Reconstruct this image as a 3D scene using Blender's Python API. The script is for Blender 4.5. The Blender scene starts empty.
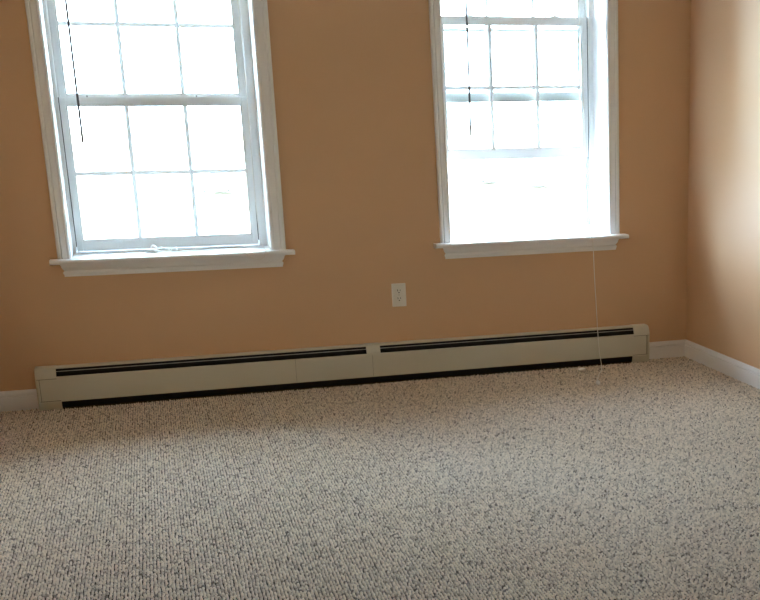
import bpy, bmesh, math, random
import numpy as np
from mathutils import Vector, Matrix

random.seed(7)
rng = np.random.default_rng(7)
scene = bpy.context.scene
C = scene.collection

# ------------------------------------------------------------------ camera
F_PX, CX, CY = 1196.676, 587.476, 457.349
yaw, pitch, roll = 0.34192, 0.28001, -0.00920
cam_pos = Vector((-0.0062, -5.8740, 1.2751))
fwd = Vector((math.sin(yaw) * math.cos(pitch), math.cos(yaw) * math.cos(pitch), -math.sin(pitch)))
rgt = Vector((math.cos(yaw), -math.sin(yaw), 0))
up = rgt.cross(fwd)
r2 = rgt * math.cos(roll) + up * math.sin(roll)
u2 = -rgt * math.sin(roll) + up * math.cos(roll)
cd = bpy.data.cameras.new('camera')
cam = bpy.data.objects.new('camera', cd)
C.objects.link(cam)
m = Matrix((r2, u2, -fwd)).transposed().to_4x4()
m.translation = cam_pos
cam.matrix_world = m
cd.sensor_fit = 'HORIZONTAL'
cd.sensor_width = 36.0
cd.lens = 36.0 * F_PX / 760.0
cd.shift_x = (380.0 - CX) / 760.0          # the photograph is an off-centre crop
cd.shift_y = (CY - 300.0) / 760.0
cd.clip_start = 0.05
cd.clip_end = 2000
scene.camera = cam

# ------------------------------------------------------------------ light
world = bpy.data.worlds.new('world')
scene.world = world
world.use_nodes = True
bgn = world.node_tree.nodes['Background']
bgn.inputs['Color'].default_value = (0.60, 0.80, 1.0, 1)
bgn.inputs['Strength'].default_value = 1.0
sl = bpy.data.lights.new('sun', 'SUN')
sl.energy = 1.6
sl.angle = math.radians(0.6)
sl.color = (1.0, 0.93, 0.80)
sun = bpy.data.objects.new('sun', sl)
C.objects.link(sun)
sun.rotation_euler = Vector((-0.25, 0.62, -0.74)).to_track_quat('-Z', 'Y').to_euler()   # from behind the house
scene.view_settings.view_transform = 'Standard'
scene.view_settings.look = 'None'
scene.view_settings.gamma = 1.0
scene.view_settings.use_curve_mapping = False
scene.view_settings.exposure = 5.55
cy_ = scene.cycles
cy_.max_bounces = 14
cy_.diffuse_bounces = 10
cy_.transparent_max_bounces = 24
cy_.caustics_reflective = False
cy_.caustics_refractive = False


# ------------------------------------------------------------------ materials
def mat(name, col, rough=0.5, spec=0.5, metal=0.0, noise=0.0, nscale=40.0, bump=0.0, bscale=200.0, translucent=0.0):
    ma = bpy.data.materials.new(name)
    ma.use_nodes = True
    nt = ma.node_tree
    b = nt.nodes['Principled BSDF']
    b.inputs['Base Color'].default_value = (*col, 1)
    b.inputs['Roughness'].default_value = rough
    b.inputs['Specular IOR Level'].default_value = spec
    b.inputs['Metallic'].default_value = metal
    tc = nt.nodes.new('ShaderNodeNewGeometry')
    if noise:
        n = nt.nodes.new('ShaderNodeTexNoise')
        n.inputs['Scale'].default_value = nscale
        n.inputs['Detail'].default_value = 4
        nt.links.new(tc.outputs['Position'], n.inputs['Vector'])
        mx = nt.nodes.new('ShaderNodeMix')
        mx.data_type = 'RGBA'
        mx.inputs['A'].default_value = (*[c * (1 - noise) for c in col], 1)
        mx.inputs['B'].default_value = (*[min(1, c * (1 + noise)) for c in col], 1)
        nt.links.new(n.outputs['Fac'], mx.inputs['Factor'])
        nt.links.new(mx.outputs['Result'], b.inputs['Base Color'])
    if bump:
        n = nt.nodes.new('ShaderNodeTexNoise')
        n.inputs['Scale'].default_value = bscale
        n.inputs['Detail'].default_value = 3
        nt.links.new(tc.outputs['Position'], n.inputs['Vector'])
        bp = nt.nodes.new('ShaderNodeBump')
        bp.inputs['Strength'].default_value = bump
        bp.inputs['Distance'].default_value = 0.002
        nt.links.new(n.outputs['Fac'], bp.inputs['Height'])
        nt.links.new(bp.outputs['Normal'], b.inputs['Normal'])
    if translucent:
        t = nt.nodes.new('ShaderNodeBsdfTranslucent')
        t.inputs['Color'].default_value = (*col, 1)
        ms = nt.nodes.new('ShaderNodeMixShader')
        ms.inputs['Fac'].default_value = translucent
        nt.links.new(b.outputs['BSDF'], ms.inputs[1])
        nt.links.new(t.outputs['BSDF'], ms.inputs[2])
        nt.links.new(ms.outputs['Shader'], nt.nodes['Material Output'].inputs['Surface'])
    return ma


def glass_mat(name, tint=(0.96, 0.98, 0.97)):
    ma = bpy.data.materials.new(name)
    ma.use_nodes = True
    nt = ma.node_tree
    nt.nodes.remove(nt.nodes['Principled BSDF'])
    t = nt.nodes.new('ShaderNodeBsdfTransparent')
    t.inputs['Color'].default_value = (*tint, 1)
    g = nt.nodes.new('ShaderNodeBsdfGlossy')
    g.inputs['Roughness'].default_value = 0.02
    fr = nt.nodes.new('ShaderNodeFresnel')
    fr.inputs['IOR'].default_value = 1.35
    ms = nt.nodes.new('ShaderNodeMixShader')
    nt.links.new(fr.outputs['Fac'], ms.inputs['Fac'])
    nt.links.new(t.outputs['BSDF'], ms.inputs[1])
    nt.links.new(g.outputs['BSDF'], ms.inputs[2])
    nt.links.new(ms.outputs['Shader'], nt.nodes['Material Output'].inputs['Surface'])
    return ma


M = {}
M['wall'] = mat('tan_wall_paint', (0.69, 0.445, 0.262), 0.48, 0.45, noise=0.03, nscale=3, bump=0.12, bscale=260)
M['ceiling'] = mat('white_ceiling_paint', (0.70, 0.68, 0.64), 0.9, 0.2, bump=0.1)
M['trim'] = mat('white_semigloss_trim', (0.88, 0.88, 0.88), 0.35, 0.5, noise=0.015, nscale=8)
M['vinyl'] = mat('white_vinyl', (0.84, 0.86, 0.87), 0.35, 0.5)
M['grille'] = mat('white_thin_grille', (0.84, 0.86, 0.87), 0.4, 0.4, translucent=0.11)
M['gasket'] = mat('dark_gasket', (0.05, 0.055, 0.06), 0.7)
M['alu'] = mat('grey_aluminium', (0.30, 0.29, 0.29), 0.4, 0.5, metal=0.3)
M['glass'] = glass_mat('window_glass')
M['heater'] = mat('cream_enamel_heater', (0.66, 0.645, 0.545), 0.35, 0.5, noise=0.03, nscale=6)
M['seam_shade'] = mat('painted_seam_shade', (0.20, 0.185, 0.14), 0.8, 0.2)  # shade of the end-cap joints, painted as dark strips
M['heater_shade'] = mat('painted_heater_shade', (0.02, 0.02, 0.022), 0.7)
M['damper'] = mat('damper_metal', (0.55, 0.55, 0.53), 0.35, 0.5, metal=0.6)
M['fin'] = mat('dusty_fin_metal', (0.10, 0.10, 0.10), 0.6, 0.4, metal=0.4)
M['copper'] = mat('tarnished_copper', (0.25, 0.22, 0.12), 0.4, 0.5, metal=0.7)
M['plate'] = mat('ivory_plastic', (0.80, 0.77, 0.70), 0.35, 0.5)
M['slot'] = mat('dark_slot', (0.03, 0.025, 0.02), 0.8)
M['screw'] = mat('screw_metal', (0.6, 0.58, 0.52), 0.35, 0.5, metal=0.8)
M['cord'] = mat('white_cord', (0.85, 0.84, 0.80), 0.7, 0.2)
M['tassel'] = mat('glossy_white_tassel', (0.95, 0.95, 0.93), 0.25, 0.6)
M['wand'] = mat('smoky_plastic_wand', (0.08, 0.075, 0.075), 0.3, 0.5)
M['slat'] = mat('white_blind_slat', (0.82, 0.82, 0.80), 0.4, 0.4)
M['base'] = mat('carpet_backing', (0.05, 0.037, 0.025), 0.95, 0.1)
M['ground'] = mat('pale_gravel_ground', (0.26, 0.235, 0.18), 0.9, 0.1, noise=0.08, nscale=0.3)
M['stucco'] = mat('pale_outer_wall', (0.62, 0.60, 0.56), 0.9, 0.1, bump=0.2, bscale=40)
M['car_silver'] = mat('silver_car_paint', (0.58, 0.59, 0.61), 0.3, 0.5)
M['car_white'] = mat('white_car_paint', (0.75, 0.75, 0.74), 0.3, 0.5)
M['car_red'] = mat('pale_red_car_paint', (0.55, 0.42, 0.42), 0.3, 0.5)
M['car_glass'] = mat('tinted_car_glass', (0.03, 0.03, 0.035), 0.15, 0.5)
M['tyre'] = mat('grey_tyre', (0.30, 0.30, 0.31), 0.9, 0.1)
M['hub'] = mat('wheel_hub', (0.55, 0.55, 0.56), 0.35, 0.5, metal=0.5)


def carpet_mat():
    ma = bpy.data.materials.new('berber_loops')
    ma.use_nodes = True
    nt = ma.node_tree
    b = nt.nodes['Principled BSDF']
    b.inputs['Roughness'].default_value = 0.55
    b.inputs['Specular IOR Level'].default_value = 0.7
    b.inputs['Sheen Weight'].default_value = 0.9
    b.inputs['Sheen Roughness'].default_value = 0.4
    at = nt.nodes.new('ShaderNodeAttribute')
    at.attribute_name = 'tone'
    ramp = nt.nodes.new('ShaderNodeValToRGB')
    e = ramp.color_ramp.elements
    e[0].position = 0.0
    e[0].color = (0.13, 0.095, 0.065, 1)
    e[1].position = 1.0
    e[1].color = (0.92, 0.82, 0.69, 1)
    for pos, c in ((0.10, (0.22, 0.17, 0.125)), (0.22, (0.42, 0.345, 0.265)), (0.6, (0.82, 0.705, 0.565))):
        k = ramp.color_ramp.elements.new(pos)
        k.color = (*c, 1)
    nt.links.new(at.outputs['Fac'], ramp.inputs['Fac'])
    nt.links.new(ramp.outputs['Color'], b.inputs['Base Color'])
    return ma


M['carpet'] = carpet_mat()


# ------------------------------------------------------------------ mesh helpers
class MB:
    def __init__(self):
        self.bm = bmesh.new()

    def box(self, x0, x1, y0, y1, z0, z1, bev=0.0):
        t = bmesh.new()
        vs = [t.verts.new((x, y, z)) for x in (x0, x1) for y in (y0, y1) for z in (z0, z1)]
        for f in ((0, 1, 3, 2), (4, 6, 7, 5), (0, 4, 5, 1), (2, 3, 7, 6), (0, 2, 6, 4), (1, 5, 7, 3)):
            t.faces.new([vs[i] for i in f])
        if bev:
            bmesh.ops.bevel(t, geom=t.edges[:] + t.verts[:], offset=bev, segments=2, profile=0.5, affect='EDGES')
        self._merge(t)
        return self

    def _merge(self, t):
        bmesh.ops.recalc_face_normals(t, faces=t.faces[:])
        me = bpy.data.meshes.new('tmp')
        t.to_mesh(me)
        t.free()
        self.bm.from_mesh(me)
        bpy.data.meshes.remove(me)

    def sweep(self, loops):
        """closed rings of equal length, joined in order, capped"""
        t = bmesh.new()
        R = [[t.verts.new(p) for p in L] for L in loops]
        n = len(R[0])
        for a, b in zip(R[:-1], R[1:]):
            for i in range(n):
                t.faces.new((a[i], a[(i + 1) % n], b[(i + 1) % n], b[i]))
        t.faces.new(R[0][::-1])
        t.faces.new(R[-1])
        self._merge(t)
        return self

    def prism_x(self, prof, x0, x1):
        """prof = [(y, z)]"""
        return self.sweep([[(x, y, z) for y, z in prof] for x in (x0, x1)])

    def tube(self, pts, rad, n=8):
        pts = [Vector(p) for p in pts]
        rads = rad if isinstance(rad, (list, tuple)) else [rad] * len(pts)
        loops = []
        ref = None
        for i, p in enumerate(pts):
            d = (pts[min(i + 1, len(pts) - 1)] - pts[max(i - 1, 0)]).normalized()
            if ref is None:
                ref = Vector((1, 0, 0)) if abs(d.x) < 0.8 else Vector((0, 1, 0))
            a = (ref - d * ref.dot(d)).normalized()
            ref = a
            b = d.cross(a)
            loops.append([tuple(p + (a * math.cos(2 * math.pi * k / n) + b * math.sin(2 * math.pi * k / n)) * rads[i]) for k in range(n)])
        return self.sweep(loops)

    def build(self, name, material, parent=None, smooth=False, auto=False):
        me = bpy.data.meshes.new(name)
        self.bm.to_mesh(me)
        self.bm.free()
        if smooth:
            for p in me.polygons:
                p.use_smooth = True
        if auto:
            me.shade_smooth()
            me.set_sharp_from_angle(angle=math.radians(38))
        me.materials.append(material)
        o = bpy.data.objects.new(name, me)
        C.objects.link(o)
        if parent is not None:
            o.parent = parent
            o.matrix_parent_inverse = parent.matrix_world.inverted() if parent.type == 'EMPTY' else Matrix()
        return o


def empty(name, loc):
    o = bpy.data.objects.new(name, None)
    C.objects.link(o)
    o.empty_display_size = 0.1
    o.location = loc
    o.matrix_world = Matrix.Translation(loc)
    return o


def tag(o, label, cat=None, group=None, kind=None):
    if label:
        o['label'] = label
    if cat:
        o['category'] = cat
    if group:
        o['group'] = group
    if kind:
        o['kind'] = kind
    return o


def bez(pts, n=8):
    """Catmull-Rom through the points"""
    P = [Vector(p) for p in pts]
    P = [P[0] * 2 - P[1]] + P + [P[-1] * 2 - P[-2]]
    out = []
    for i in range(1, len(P) - 2):
        for k in range(n):
            t = k / n
            a, b, c, d = P[i - 1], P[i], P[i + 1], P[i + 2]
            out.append(0.5 * ((2 * b) + (c - a) * t + (2 * a - 5 * b + 4 * c - d) * t * t + (3 * b - a - 3 * c + d) * t ** 3))
    out.append(P[-2])
    return out


# ------------------------------------------------------------------ the room
XL, XR, YR, ZC = -0.765, 2.660, -6.60, 2.42
T = 0.38                     # thickness of the window wall
LIN = 0.015                  # jamb board thickness
W1 = dict(x0=-0.365, x1=0.507, z0=0.669, z1=2.035)       # clear openings between the jamb boards
W2 = dict(x0=1.379, x1=2.207, z0=0.669, z1=2.035)

b = MB()
GAP = LIN + 0.014            # rough opening behind the casings
ox = [XL - 0.2, W1['x0'] - GAP, W1['x1'] + GAP, W2['x0'] - GAP, W2['x1'] + GAP, XR + 0.2]
zo0, zo1 = 0.630, 2.035 + GAP
for i in range(5):
    if i in (1, 3):
        b.box(ox[i], ox[i + 1], 0, T, -0.25, zo0)
        b.box(ox[i], ox[i + 1], 0, T, zo1, ZC + 0.2)
    else:
        b.box(ox[i], ox[i + 1], 0, T, -0.25, ZC + 0.2)
tag(b.build('wall_back', M['wall']), 'tan painted wall with the two white windows', kind='structure')
tag(MB().box(XR, XR + 0.2, YR, 0, -0.25, ZC + 0.2).build('wall_right', M['wall']), 'tan side wall catching the window light', kind='structure')
tag(MB().box(XL - 0.2, XL, YR, 0, -0.25, ZC + 0.2).build('wall_left', M['wall']), 'tan side wall beside the left window', kind='structure')
tag(MB().box(XL - 0.2, XR + 0.2, YR - 0.2, YR, -0.25, ZC + 0.2).build('wall_rear', M['wall']), 'tan wall opposite the windows', kind='structure')
tag(MB().box(XL, XR, YR, 0, ZC, ZC + 0.2).build('ceiling', M['ceiling']), 'plain white ceiling', kind='structure')
tag(MB().box(XL, XR, YR, 0, -0.25, -0.0058).build('floor', M['base']), 'floor under the loop carpet', kind='structure')

# baseboards
BBP = [(0.0, -0.006), (0.0, 0.089), (0.0045, 0.0885), (0.0075, 0.0835), (0.0120, 0.0770), (0.0130, 0.0720), (0.0125, 0.0695),
       (0.0055, 0.0672), (0.0055, 0.0632), (0.0135, 0.0605), (0.0150, 0.0560), (0.0150, -0.006)]


def baseboard_x(name, x0, x1, label, miter1=False):
    bb = MB()
    bb.sweep([[(x0, -e, z) for e, z in BBP], [(x1 - (e if miter1 else 0), -e, z) for e, z in BBP]])
    return tag(bb.build(name, M['trim'], auto=True), label, kind='structure')


HL, HR = -0.576, 2.417
baseboard_x('baseboard_back', XL, HL - 0.002, 'white baseboard left of the heater')
baseboard_x('baseboard_back.001', HR + 0.002, XR, 'short white baseboard between heater and corner', True)
bb = MB()
bb.sweep([[(XR - e, -e, z) for e, z in BBP], [(XR - e, YR, z) for e, z in BBP]])
tag(bb.build('baseboard_right', M['trim'], auto=True), 'white baseboard along the right wall', kind='structure')
bb = MB()
bb.sweep([[(XL + e, -0.016, z) for e, z in BBP], [(XL + e, YR, z) for e, z in BBP]])
tag(bb.build('baseboard_left', M['trim'], auto=True), 'white baseboard along the left wall', kind='structure')


# ------------------------------------------------------------------ carpet: real loops
def carpet():
    px, py = 0.0098, 0.0130
    xs = np.arange(XL + 0.006, XR - 0.004, px)
    ys = np.arange(-3.95, -0.004, py)
    gx, gy = np.meshgrid(xs, ys, indexing='ij')
    col = np.arange(len(xs))[:, None]
    gy = gy + (col % 2) * py * 0.5
    n = gx.size
    gx = gx.ravel() + rng.normal(0, 0.0010, n)
    gy = gy.ravel() + rng.normal(0, 0.0016, n)
    keep = (gy < -0.004) & ~((gy > -0.060) & (gx > HL - 0.004) & (gx < HR + 0.004))   # left out under the heater, so the dark floor stands in for shade
    gx, gy = gx[keep], gy[keep]
    n = gx.size
    h = 0.0072 + rng.normal(0, 0.0011, n)
    rx = 0.0044 * (1 + rng.normal(0, 0.12, n))
    ry = 0.0056 * (1 + rng.normal(0, 0.10, n))
    ang = rng.normal(0, 0.25, n)
    ca, sa = np.cos(ang), np.sin(ang)
    # ring template: base ring (6), shoulder ring (6), top vertex
    k = np.arange(6) * math.pi / 3
    tpl = np.array([[math.cos(a), math.sin(a), 0.0] for a in k] + [[0.74 * math.cos(a), 0.74 * math.sin(a), 0.72] for a in k] + [[0, 0, 1.0]])
    lx = tpl[None, :, 0] * rx[:, None]
    ly = tpl[None, :, 1] * ry[:, None]
    V = np.empty((n, 13, 3), np.float32)
    V[:, :, 0] = gx[:, None] + lx * ca[:, None] - ly * sa[:, None]
    V[:, :, 1] = gy[:, None] + lx * sa[:, None] + ly * ca[:, None]
    V[:, :, 2] = -0.0062 + tpl[None, :, 2] * h[:, None]
    quads = np.array([[i, (i + 1) % 6, 6 + (i + 1) % 6, 6 + i] for i in range(6)])
    tris = np.array([[6 + i, 6 + (i + 1) % 6, 12] for i in range(6)])
    off = (np.arange(n) * 13)[:, None, None]
    Q = (quads[None] + off).reshape(n, -1)
    Tt = (tris[None] + off).reshape(n, -1)
    loops = np.concatenate([Q, Tt], 1).astype(np.int32).ravel()
    sizes = np.tile(np.array([4] * 6 + [3] * 6, np.int32), n)
    starts = np.concatenate([[0], np.cumsum(sizes)[:-1]]).astype(np.int32)
    me = bpy.data.meshes.new('carpet')
    me.vertices.add(n * 13)
    me.vertices.foreach_set('co', V.ravel())
    me.loops.add(loops.size)
    me.loops.foreach_set('vertex_index', loops)
    me.polygons.add(sizes.size)
    me.polygons.foreach_set('loop_start', starts)
    me.polygons.foreach_set('use_smooth', np.ones(sizes.size, bool))
    me.update(calc_edges=True)
    me.validate()
    tone = np.clip(0.52 + rng.normal(0, 0.16, n), 0.2, 1.0)
    dark = rng.random(n)
    tone = np.where(dark < 0.03, rng.uniform(0.0, 0.18, n), tone)
    a = me.attributes.new('tone', 'FLOAT', 'POINT')
    a.data.foreach_set('value', np.repeat(tone, 13).astype(np.float32))
    me.materials.append(M['carpet'])
    o = bpy.data.objects.new('carpet', me)
    C.objects.link(o)
    return tag(o, 'beige grey berber loop carpet covering the floor', 'carpet', kind='stuff')


carpet()

# ------------------------------------------------------------------ windows
CASP = [(0.0, 0.0), (0.0, 0.011), (0.003, 0.0135), (0.009, 0.0135), (0.011, 0.0105), (0.014, 0.0105), (0.024, 0.0135), (0.034, 0.0165),
        (0.037, 0.0135), (0.040, 0.0135), (0.043, 0.0185), (0.052, 0.0190), (0.056, 0.016), (0.056, 0.0)]   # (out from the opening, proud of wall)


def sash(parent, name, x0, x1, z0, z1, y, stile, top, bot, label, locks=False):
    """frame + 3 x 2 panes with their grille bars; y = room-side face, 34 mm thick"""
    d = 0.034
    f = MB()
    f.box(x0, x0 + stile, y, y + d, z0, z1, 0.0015)
    f.box(x1 - stile, x1, y, y + d, z0, z1, 0.0015)
    f.box(x0 + stile, x1 - stile, y + 0.0005, y + d - 0.0005, z1 - top, z1)
    f.box(x0 + stile, x1 - stile, y + 0.0005, y + d - 0.0005, z0, z0 + bot)
    o = f.build(name, M['vinyl'], parent)
    tag(o, label)
    gx0, gx1, gz0, gz1 = x0 + stile, x1 - stile, z0 + bot, z1 - top
    # glazing bead around the glass, stepped back
    bd = MB()
    w = 0.007
    bd.box(gx0, gx0 + w, y + 0.006, y + 0.014, gz0, gz1)
    bd.box(gx1 - w, gx1, y + 0.006, y + 0.014, gz0, gz1)
    bd.box(gx0 + w, gx1 - w, y + 0.006, y + 0.014, gz0, gz0 + w)
    bd.box(gx0 + w, gx1 - w, y + 0.006, y + 0.014, gz1 - w, gz1)
    bd.build('glazing_bead', M['vinyl'], o)
    gx0 += w
    gx1 -= w
    gz0 += w
    gz1 -= w
    mw = 0.019
    pw = (gx1 - gx0 - 2 * mw) / 3
    ph = (gz1 - gz0 - mw) / 2
    for i in (1, 2):
        a = gx0 + i * pw + (i - 1) * mw
        MB().sweep([[(a, y + 0.014, z), (a + mw * .5, y + 0.0105, z), (a + mw, y + 0.014, z), (a + mw, y + 0.020, z), (a + mw * .5, y + 0.0235, z), (a, y + 0.020, z)]
                    for z in (gz0, gz1)]).build('muntin', M['grille'], o)
    zz = gz0 + ph
    for i in range(3):
        a = gx0 + i * (pw + mw)
        MB().sweep([[(x, y + 0.014, zz), (x, y + 0.0105, zz + mw * .5), (x, y + 0.014, zz + mw), (x, y + 0.020, zz + mw), (x, y + 0.0235, zz + mw * .5), (x, y + 0.020, zz)]
                    for x in (a, a + pw)]).build('muntin', M['grille'], o)
    for i in range(3):
        for j in range(2):
            a = gx0 + i * (pw + mw)
            c = gz0 + j * (ph + mw)
            MB().box(a, a + pw, y + 0.0155, y + 0.0185, c, c + ph).build('pane', M['glass'], o)
    if locks:
        for fx in (0.205, 0.785):
            lx = x0 + (x1 - x0) * fx
            k = MB()
            k.box(lx - 0.026, lx + 0.026, y + 0.004, y + 0.026, z1, z1 + 0.004, 0.001)
            k.box(lx - 0.011, lx + 0.011, y + 0.007, y + 0.023, z1 + 0.004, z1 + 0.010, 0.002)
            k.box(lx - 0.004, lx + 0.030, y + 0.009, y + 0.015, z1 + 0.006, z1 + 0.0095, 0.001)
            k.build('sash_lock', M['vinyl'], o)
            k = MB()
            k.box(lx - 0.052, lx - 0.046, y + 0.010, y + 0.018, z1, z1 + 0.008, 0.001)
            k.build('tilt_latch', M['alu'], o)
    return o


def window(name, W, cas, stool, sx, lift, label):
    x0, x1, z0, z1 = W['x0'], W['x1'], W['z0'], W['z1']
    w = empty(name, ((x0 + x1) / 2, 0, z0))
    tag(w, label, kind='structure')
    # jamb boards lining the opening
    MB().box(x0 - LIN, x0, 0.0, T, z0, z1 + LIN).build('jamb', M['trim'], w)
    MB().box(x1, x1 + LIN, 0.0, T, z0, z1 + LIN).build('jamb', M['trim'], w)
    MB().box(x0, x1, 0.0, T, z1, z1 + LIN).build('head_jamb', M['trim'], w)
    # moulded casing, mitred at the head
    cl, cr = cas

    def P(e, s):
        return e * s / 0.056
    sL, sR = (x0 - 0.004) - cl, cr - (x1 + 0.004)
    zt = z1 + 0.004
    MB().sweep([[(x0 - 0.004 - P(e, sL), -d, z) for e, d in CASP] if i == 0 else [(x0 - 0.004 - P(e, sL), -d, zt + P(e, sL)) for e, d in CASP]
                for i, z in ((0, z0), (1, zt))]).build('casing', M['trim'], w, auto=True)
    MB().sweep([[(x1 + 0.004 + P(e, sR), -d, z0) for e, d in CASP], [(x1 + 0.004 + P(e, sR), -d, zt + P(e, sL)) for e, d in CASP]]).build('casing', M['trim'], w, auto=True)
    MB().sweep([[(x0 - 0.004 - P(e, sL), -d, zt + P(e, sL)) for e, d in CASP], [(x1 + 0.004 + P(e, sR), -d, zt + P(e, sL)) for e, d in CASP]]).build('head_casing', M['trim'], w, auto=True)
    # stool with a bullnose and horns beyond the casing
    s0, s1 = stool
    tk = 0.021
    nose = [(-0.050, z0)] + [(-0.058 - 0.0105 * math.cos(t), z0 - tk / 2 + tk / 2 * math.sin(t)) for t in [math.radians(a) for a in (80, 50, 20, -10, -40, -70)]] + [(-0.050, z0 - tk)]
    MB().sweep([[(s0 + ((-0.050 - y) * 0.7 if False else 0), y, z) for y, z in nose + [(0.0, z0 - tk), (0.0, z0)]],
                [(s1, y, z) for y, z in nose + [(0.0, z0 - tk), (0.0, z0)]]]).build('stool', M['trim'], w, auto=True)
    MB().box(x0 - LIN, x1 + LIN, 0.0, 0.21, z0 - tk, z0).build('stool_board', M['trim'], w)
    MB().box(x0 - LIN, x1 + LIN, 0.21, T + 0.04, z0 - tk - 0.008, z0 - 0.004).build('outer_sill', M['vinyl'], w)
    # apron, a small crown profile with returned ends
    za = z0 - tk
    AP = [(0.0, za), (0.024, za), (0.024, za - 0.006), (0.021, za - 0.009), (0.0205, za - 0.014), (0.017, za - 0.023), (0.012, za - 0.030), (0.0095, za - 0.033),
          (0.0140, za - 0.037), (0.0155, za - 0.042), (0.0135, za - 0.048), (0.0115, za - 0.052), (0.0115, za - 0.059), (0.0, za - 0.059)]
    MB().sweep([[(cl + 0.031 - e, -e, z) for e, z in AP], [(cr - 0.031 + e, -e, z) for e, z in AP]]).build('apron', M['trim'], w, auto=True)
    # vinyl side tracks with the dark gasket line
    a, c = sx
    for xa, xb, s in ((x0, a - 0.0035, 1), (c + 0.0035, x1, -1)):
        t = MB()
        t.box(xa, xb, 0.186, 0.292, z0, z1)
        if s > 0:
            t.box(xb, xb + 0.010, 0.2405, 0.2455, z0, z1)
        else:
            t.box(xa - 0.010, xa, 0.2405, 0.2455, z0, z1)
        t.build('track', M['vinyl'], w)
    for xa in (a - 0.0035, c + 0.0006):
        MB().box(xa, xa + 0.0029, 0.204, 0.238, z0 + 0.03, z0 + 0.695 + lift).build('gasket', M['gasket'], w)
    MB().box(x0, x1, 0.186, 0.292, z1 - 0.012, z1).build('head_track', M['vinyl'], w)
    MB().box(a - 0.003, c + 0.003, 0.188, 0.206, z0 - 0.001, z0 + 0.007).build('sill_stop', M['vinyl'], w)
    sash(w, 'lower_sash', a, c, z0 + 0.008 + lift, 1.364 + lift, 0.2035, 0.026, 0.034, 0.047,
         'lower sash slid up' if lift else 'lower sash shut', locks=True)
    sash(w, 'upper_sash', a + 0.001, c - 0.001, 1.334, z1 - 0.013, 0.248, 0.026, 0.034, 0.040, 'upper sash')
    # screen frame outside the lower half
    s = MB()
    for q in ((a + 0.006, a + 0.018, 0.702, 1.37), (c - 0.018, c - 0.006, 0.702, 1.37)):
        s.box(q[0], q[1], 0.288, 0.298, q[2], q[3])
    s.box(a + 0.018, c - 0.018, 0.288, 0.298, 0.702, 0.711)
    s.box(a + 0.018, c - 0.018, 0.288, 0.298, 1.361, 1.370)
    so = s.build('screen_frame', M['alu'], w)
    MB().box(a - 0.002, c + 0.002, 0.280, 0.300, z0 - 0.004, 0.702).build('outer_stop', M['vinyl'], w)
    return w


w1 = window('window_1', W1, (-0.421, 0.575), (-0.453, 0.611), (-0.347, 0.469), 0.0, 'left double hung window, closed, white trim with cord on its sill')
w2 = window('window_2', W2, (1.322, 2.267), (1.287, 2.299), (1.406, 2.181), 0.376, 'right double hung window with its lower sash raised')

# both were set a little out of level
w1.rotation_euler = (0, 0.002, 0)
w2.rotation_euler = (0, -0.006, 0)

# portals only guide the sky light through the openings
for i, W in enumerate((W1, W2)):
    pl = bpy.data.lights.new('window_portal', 'AREA')
    pl.shape = 'RECTANGLE'
    pl.size = W['x1'] - W['x0']
    pl.size_y = W['z1'] - W['z0']
    pl.cycles.is_portal = True
    po = bpy.data.objects.new('window_portal', pl)
    C.objects.link(po)
    po.location = ((W['x0'] + W['x1']) / 2, T + 0.05, (W['z0'] + W['z1']) / 2)
    po.rotation_euler = (-math.pi / 2, 0, 0)


# ------------------------------------------------------------------ blinds (drawn up; wand and cords hang into view)
def tassel(mb, p, d, L=0.034):
    p, d = Vector(p), Vector(d).normalized()
    mb.tube([p, p + d * L * 0.15, p + d * L * 0.5, p + d * L * 0.85, p + d * L], [0.0050, 0.0085, 0.0100, 0.0115, 0.0075], 10)


def blind(W, wand_x, wand_z, cords, tassels, label):
    x0, x1, z1 = W['x0'] + 0.006, W['x1'] - 0.006, W['z1']
    o = empty('window_blind', ((x0 + x1) / 2, 0.105, z1 - 0.045))
    tag(o, label, 'blind', 'mini blinds drawn up in the windows')
    h = MB()
    h.prism_x([(0.085, z1 - 0.001), (0.085, z1 - 0.026), (0.089, z1 - 0.030), (0.121, z1 - 0.030), (0.125, z1 - 0.026), (0.125, z1 - 0.001)], x0, x1)
    h.build('headrail', M['slat'], o)
    sl_me = None
    for k in range(16):
        z = z1 - 0.036 - k * 0.0034
        if sl_me is None:
            s = MB()
            s.prism_x([(0.093, 0), (0.105, 0.0018), (0.117, 0), (0.117, -0.0006), (0.105, 0.0012), (0.093, -0.0006)], x0 + 0.004, x1 - 0.004)
            so = s.build('slat', M['slat'], o)
            sl_me = so.data
        else:
            so = bpy.data.objects.new('slat', sl_me)
            C.objects.link(so)
            so.parent = o
            so.matrix_parent_inverse = o.matrix_world.inverted()
        so.location = (0, 0, z)
    MB().box(x0 + 0.004, x1 - 0.004, 0.094, 0.116, z1 - 0.105, z1 - 0.094, 0.002).build('bottom_rail', M['slat'], o)
    wd = MB()
    wd.tube([(wand_x, 0.080, z1 - 0.05), (wand_x, 0.080, wand_z + 0.004), (wand_x, 0.080, wand_z)], [0.0052, 0.0052, 0.0030], 6)
    wd.tube([(wand_x, 0.084, z1 - 0.024), (wand_x, 0.080, z1 - 0.030), (wand_x, 0.080, z1 - 0.055)], 0.0016, 6)
    wd.build('tilt_wand', M['wand'], o)
    for cpts in cords:
        MB().tube(bez(cpts, 6), 0.0021, 6).build('cord', M['cord'], o, smooth=True)
    for p, d in tassels:
        t = MB()
        tassel(t, p, d)
        t.build('tassel', M['tassel'], o, smooth=True)
    return o


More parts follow.
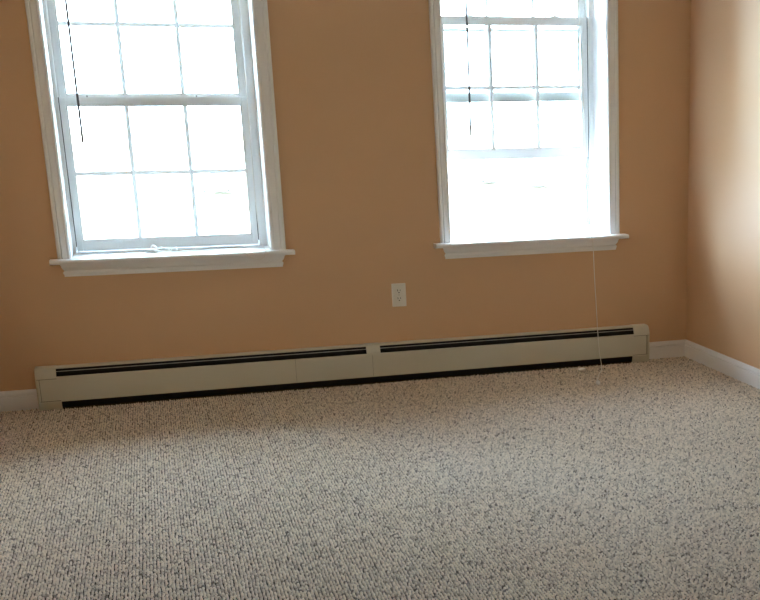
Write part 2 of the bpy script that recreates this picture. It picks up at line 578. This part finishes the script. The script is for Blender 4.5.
zs = 0.6715
blind(W1, -0.262, 1.167,
      [[(0.452, 0.084, 2.006), (0.462, 0.084, 1.50), (0.461, 0.085, 1.01), (0.466, 0.088, 0.768), (0.474, 0.080, 0.690), (0.482, 0.045, zs), (0.484, -0.020, zs), (0.478, -0.066, zs - 0.001),
        (0.471, -0.0735, 0.650), (0.458, -0.0735, 0.637), (0.438, -0.0735, 0.634), (0.415, -0.0735, 0.641), (0.395, -0.0735, 0.655), (0.375, -0.064, zs), (0.33, -0.030, zs), (0.25, 0.020, zs), (0.16, 0.065, zs), (0.085, 0.10, zs), (0.045, 0.105, zs + 0.003)],
       # the bundled knot
       [(0.045, 0.105, zs), (0.020, 0.120, zs + 0.004), (0.008, 0.100, zs + 0.010), (0.026, 0.082, zs + 0.006), (0.052, 0.085, zs + 0.010), (0.050, 0.115, zs + 0.014), (0.022, 0.112, zs + 0.016),
        (0.012, 0.090, zs + 0.012), (0.040, 0.078, zs + 0.004), (0.066, 0.095, zs + 0.003), (0.058, 0.118, zs + 0.006), (0.030, 0.104, zs + 0.019), (0.016, 0.098, zs + 0.020), (0.034, 0.090, zs + 0.015), (0.060, 0.100, zs + 0.012),
        (0.085, 0.110, zs + 0.006), (0.108, 0.100, zs), (0.125, 0.085, zs)],
       [(0.018, 0.100, zs + 0.004), (-0.010, 0.118, zs), (-0.035, 0.130, zs), (-0.050, 0.115, zs), (-0.040, 0.085, zs), (-0.012, 0.080, zs), (0.018, 0.092, zs + 0.004)]],
      [((0.004, 0.106, zs + 0.006), (-0.4, 0.3, 0.35)), ((0.058, 0.108, zs + 0.006), (0.9, -0.1, 0.1))],
      'drawn up mini blind of left window, dark wand, cord bundled on sill')
blind(W2, 1.517, 1.172,
      [[(2.080, 0.084, 2.006), (2.084, 0.045, 1.60), (2.088, -0.015, 1.10), (2.092, -0.064, 0.720), (2.094, -0.0725, 0.665), (2.099, -0.0760, 0.604), (2.104, -0.080, 0.45), (2.109, -0.082, 0.348), (2.122, -0.084, 0.111),
        (2.131, -0.088, 0.035), (2.130, -0.105, 0.008), (2.112, -0.150, 0.006), (2.082, -0.230, 0.006), (2.045, -0.300, 0.006), (2.000, -0.400, 0.006), (1.972, -0.470, 0.009)]],
      [((1.970, -0.482, 0.0110), (-0.3, -1, 0))],
      'drawn up mini blind of right window, wand and long cord to carpet')
t = MB()
tassel(t, (1.974, -0.180, 0.0115), (0.80, -0.6, 0), 0.040)
tag(t.build('cord_tassel', M['tassel'], smooth=True), 'small white cord tassel lying on carpet close to the heater', 'tassel')


# ------------------------------------------------------------------ baseboard heater
def heater():
    h = empty('baseboard_heater', ((HL + HR) / 2, -0.03, 0.0))
    tag(h, 'long low cream metal baseboard heater under both windows', 'heater')
    Z = 0.190
    xa, xb = HL + 0.006, HR - 0.006
    # back plate with the top lip folded forward
    MB().prism_x([(0.0, 0.012), (0.0, Z), (-0.046, Z - 0.001), (-0.050, Z - 0.004), (-0.050, Z - 0.007), (-0.046, Z - 0.004), (-0.002, Z - 0.003), (-0.002, 0.012)], xa, xb).build('back_plate', M['heater'], h)
    MB().box(xa + 0.01, xb - 0.01, -0.0045, -0.0022, -0.006, Z - 0.006).build('shade_sheet', M['heater_shade'], h)  # near-black sheet, paints the shade in the slot and bottom gap
    # finned element and its pipe
    f = MB()
    n = 330
    for i in range(n):
        x = HL + 0.13 + (HR - HL - 0.33) * i / (n - 1)
        f.box(x, x + 0.0008, -0.056, -0.012, 0.058, 0.128)
    tag(f.build('fins', M['fin'], h), None, kind='stuff')
    p = MB()
    p.tube([(xa + 0.01, -0.034, 0.093), (xb - 0.05, -0.034, 0.093), (xb - 0.035, -0.034, 0.085), (xb - 0.03, -0.034, 0.07), (xb - 0.03, -0.034, 0.015)], 0.0095, 10)
    p.build('pipe', M['copper'], h, smooth=True)
    # front panels
    fp = [(-0.066, 0.034), (-0.066, 0.1455), (-0.0645, 0.149), (-0.060, 0.150), (-0.060, 0.148), (-0.0635, 0.146), (-0.0645, 0.1445), (-0.0645, 0.036), (-0.056, 0.036), (-0.056, 0.034)]
    for p0, p1 in ((HL + 0.012, 0.5725), (0.5735, 0.9440), (0.9450, HR - 0.012)):
        MB().prism_x(fp, p0, p1).build('front_panel', M['heater'], h)
    # damper blades in the outlet slot
    for p0, p1 in ((HL + 0.075, 0.930), (0.975, HR - 0.075)):
        MB().prism_x([(-0.0565, 0.1738), (-0.0580, 0.1728), (-0.0580, 0.1708), (-0.0565, 0.1720), (-0.030, 0.166), (-0.030, 0.1672)], p0, p1).build('damper', M['damper'], h)

    # end caps: side plate, hood over the slot, foot
    def cap(s):
        x = HL if s > 0 else HR

        def X(d):
            return x + s * d
        side = [(0.0, -0.004), (0.0, Z + 0.002), (-0.044, Z + 0.002), (-0.053, Z - 0.002), (-0.0680, 0.158), (-0.0680, 0.150), (-0.0680, 0.030), (-0.066, 0.010), (-0.062, -0.004)]
        c = MB()
        rnd = 0.006
        loops = []
        cyy, czz = -0.035, 0.095
        for d, k in ((0.0, 0.93), (0.002, 0.975), (0.006, 1.0), (0.012, 1.0)):
            loops.append([(X(d), cyy + (y - cyy) * k if y < -0.001 else 0.0, czz + (z - czz) * (k if z > 0.1 else 1)) for y, z in side])
        c.sweep(loops if s > 0 else loops)
        # hood
        hood = [(0.0, Z), (0.0, Z + 0.002), (-0.044, Z + 0.002), (-0.053, Z - 0.002), (-0.0705, 0.158), (-0.0725, 0.143), (-0.0672, 0.143), (-0.0662, 0.155), (-0.0515, Z - 0.0035), (-0.043, Z)]
        c.prism_x(hood, *sorted((X(0.004), X(0.090))))
        # foot
        foot = [(-0.0672, 0.038), (-0.0725, 0.036), (-0.0725, 0.030), (-0.069, 0.010), (-0.062, -0.002), (-0.058, -0.002), (-0.062, 0.012), (-0.0672, 0.030)]
        c.prism_x(foot, *sorted((X(0.008), X(0.098))))
        e = c.build('end_cap', M['heater'], h, auto=True)
        MB().box(*sorted((X(0.006), X(0.089))), -0.0690, -0.0670, 0.1402, 0.1428).build('seam_shade', M['seam_shade'], e)  # dark strip painted in for the shade below the hood edge
        MB().box(*sorted((X(0.0150), X(0.0168))), -0.0690, -0.0655, 0.040, 0.1402).build('seam_shade', M['seam_shade'], e)
        MB().box(*sorted((X(0.010), X(0.097))), -0.0690, -0.0670, 0.0382, 0.0402).build('seam_shade', M['seam_shade'], e)
        # small raised rib on the hood
        MB().prism_x([(-0.0590, 0.1800), (-0.0605, 0.1790), (-0.0600, 0.1770), (-0.0580, 0.1775)], *sorted((X(0.036), X(0.076)))).build('rib', M['heater'], e)
    cap(1)
    cap(-1)
    # splice cover over the joint
    MB().prism_x([(0.0, Z), (0.0, Z + 0.0015), (-0.044, Z + 0.0015), (-0.052, Z - 0.002), (-0.0685, 0.157), (-0.0700, 0.144), (-0.0664, 0.144), (-0.0655, 0.154), (-0.0508, Z - 0.003), (-0.043, Z)],
                 0.917, 0.985).build('splice_cover', M['heater'], h)
    return h


heater()


# ------------------------------------------------------------------ wall outlet
def outlet():
    cx, cz = 1.103, 0.421
    o = empty('wall_outlet', (cx, 0, cz))
    tag(o, 'ivory duplex power outlet on tan wall between the windows', 'outlet')
    MB().box(cx - 0.035, cx + 0.035, -0.0055, 0.0, cz - 0.057, cz + 0.057, 0.0022).build('plate', M['plate'], o)
    for s in (1, -1):
        zc = cz + s * 0.0195
        pts = []
        for k in range(20):
            t = 2 * math.pi * k / 20
            pts.append((0.0165 * math.cos(t), max(-0.0125, min(0.0125, 0.0165 * math.sin(t)))))
        r = MB()
        r.sweep([[(cx + a, y, zc + c) for a, c in pts] for y in (-0.004, -0.0072)])
        ro = r.build('receptacle', M['plate'], o)
        MB().box(cx - 0.0078, cx - 0.0052, -0.0078, -0.0070, zc - 0.0005, zc + 0.0085).build('slot', M['slot'], ro)
        MB().box(cx + 0.0052, cx + 0.0074, -0.0078, -0.0070, zc + 0.0005, zc + 0.0075).build('slot', M['slot'], ro)
        g = MB()
        g.tube([(cx, -0.0070, zc - 0.0070), (cx, -0.0078, zc - 0.0070)], 0.0029, 10)
        g.build('ground_hole', M['slot'], ro)
    s = MB()
    s.tube([(cx, -0.0050, cz), (cx, -0.0062, cz), (cx, -0.0066, cz)], [0.0032, 0.0030, 0.002], 12)
    s.build('screw', M['screw'], o)


outlet()

# ------------------------------------------------------------------ outside, bleached by daylight
GZ = -3.2
tag(MB().box(-260, 300, T, 520, GZ - 0.3, GZ).build('ground', M['ground']), 'pale sunlit parking ground outside', kind='structure')
tag(MB().box(XL - 3.0, XR + 3.0, YR - 0.2, T, GZ, -0.25).build('wall_below', M['stucco']), 'pale storey below the room', kind='structure')


def car(loc, rz, paint, label):
    o = bpy.data.objects.new('parked_car', None)
    C.objects.link(o)
    tag(o, label, 'car', 'cars parked outside')
    L2, hw = 2.2, 0.86
    side = [(-2.2, 0.34), (-2.22, 0.58), (-2.12, 0.84), (-1.55, 0.92), (-1.12, 1.36), (-0.75, 1.45), (0.28, 1.45), (0.62, 1.38), (1.22, 0.95), (1.95, 0.80), (2.2, 0.60), (2.2, 0.34),
            (1.78, 0.30), (1.72, 0.52), (1.42, 0.67), (1.12, 0.52), (1.06, 0.26), (-1.04, 0.26), (-1.10, 0.52), (-1.40, 0.67), (-1.70, 0.52), (-1.76, 0.30)]

    def inset(z):
        return 0.0 if z < 0.86 else (z - 0.86) * 0.33
    b = MB()
    b.sweep([[(x * 0.985, -hw + 0.05 + inset(z), z) for x, z in side], [(x, -hw + inset(z), z) for x, z in side], [(x, hw - inset(z), z) for x, z in side],
             [(x * 0.985, hw - 0.05 - inset(z), z) for x, z in side]][1:3])
    b.build('body', paint, o)
    for s in (-1, 1):
        for q in ([(-1.40, 0.95), (-1.05, 1.31), (-0.72, 1.38), (-0.32, 1.38), (-0.32, 0.95)], [(-0.24, 0.95), (-0.24, 1.38), (0.26, 1.38), (0.55, 1.31), (1.04, 0.95)]):
            MB().sweep([[(x, s * (hw - inset(z) - 0.01), z) for x, z in q], [(x, s * (hw - inset(z) + 0.008), z) for x, z in q]]).build('side_window', M['car_glass'], o)
    for q, nm in (([(0.66, 1.35), (1.18, 0.98)], 'windscreen'), ([(-1.16, 1.32), (-1.52, 0.96)], 'rear_window')):
        (xa, za), (xb, zb) = q
        d = 0.03 if xa > 0 else -0.03
        wa, wb = hw - inset(za) - 0.06, hw - inset(zb) - 0.06
        MB().sweep([[(xa, -wa, za - 0.02), (xa, wa, za - 0.02), (xb, wb, zb - 0.02), (xb, -wb, zb - 0.02)], [(xa + d, -wa, za + 0.012), (xa + d, wa, za + 0.012), (xb + d, wb, zb + 0.012), (xb + d, -wb, zb + 0.012)]]).build(nm, M['car_glass'], o)
    for x in (-1.40, 1.42):
        for s in (-1, 1):
            w = MB()
            w.tube([(x, s * 0.66, 0.33), (x, s * 0.68, 0.33), (x, s * 0.84, 0.33), (x, s * 0.86, 0.33)], [0.29, 0.33, 0.33, 0.29], 20)
            wo = w.build('wheel', M['tyre'], o)
            k = MB()
            k.tube([(x, s * 0.855, 0.33), (x, s * 0.868, 0.33), (x, s * 0.880, 0.33)], [0.20, 0.19, 0.08], 14)
            k.build('hub', M['hub'], wo)
    o.location = loc
    o.rotation_euler = (0, 0, rz)
    return o


car((21.9, 74.5, GZ), -1.95, M['car_silver'], 'silver parked car seen low through the right window, left one')
car((23.4, 68.6, GZ), -1.80, M['car_white'], 'white parked car seen low through the right window, right one')
car((4.1, 72.0, GZ), -1.45, M['car_white'], 'white parked car seen through the lower right panes of left window')
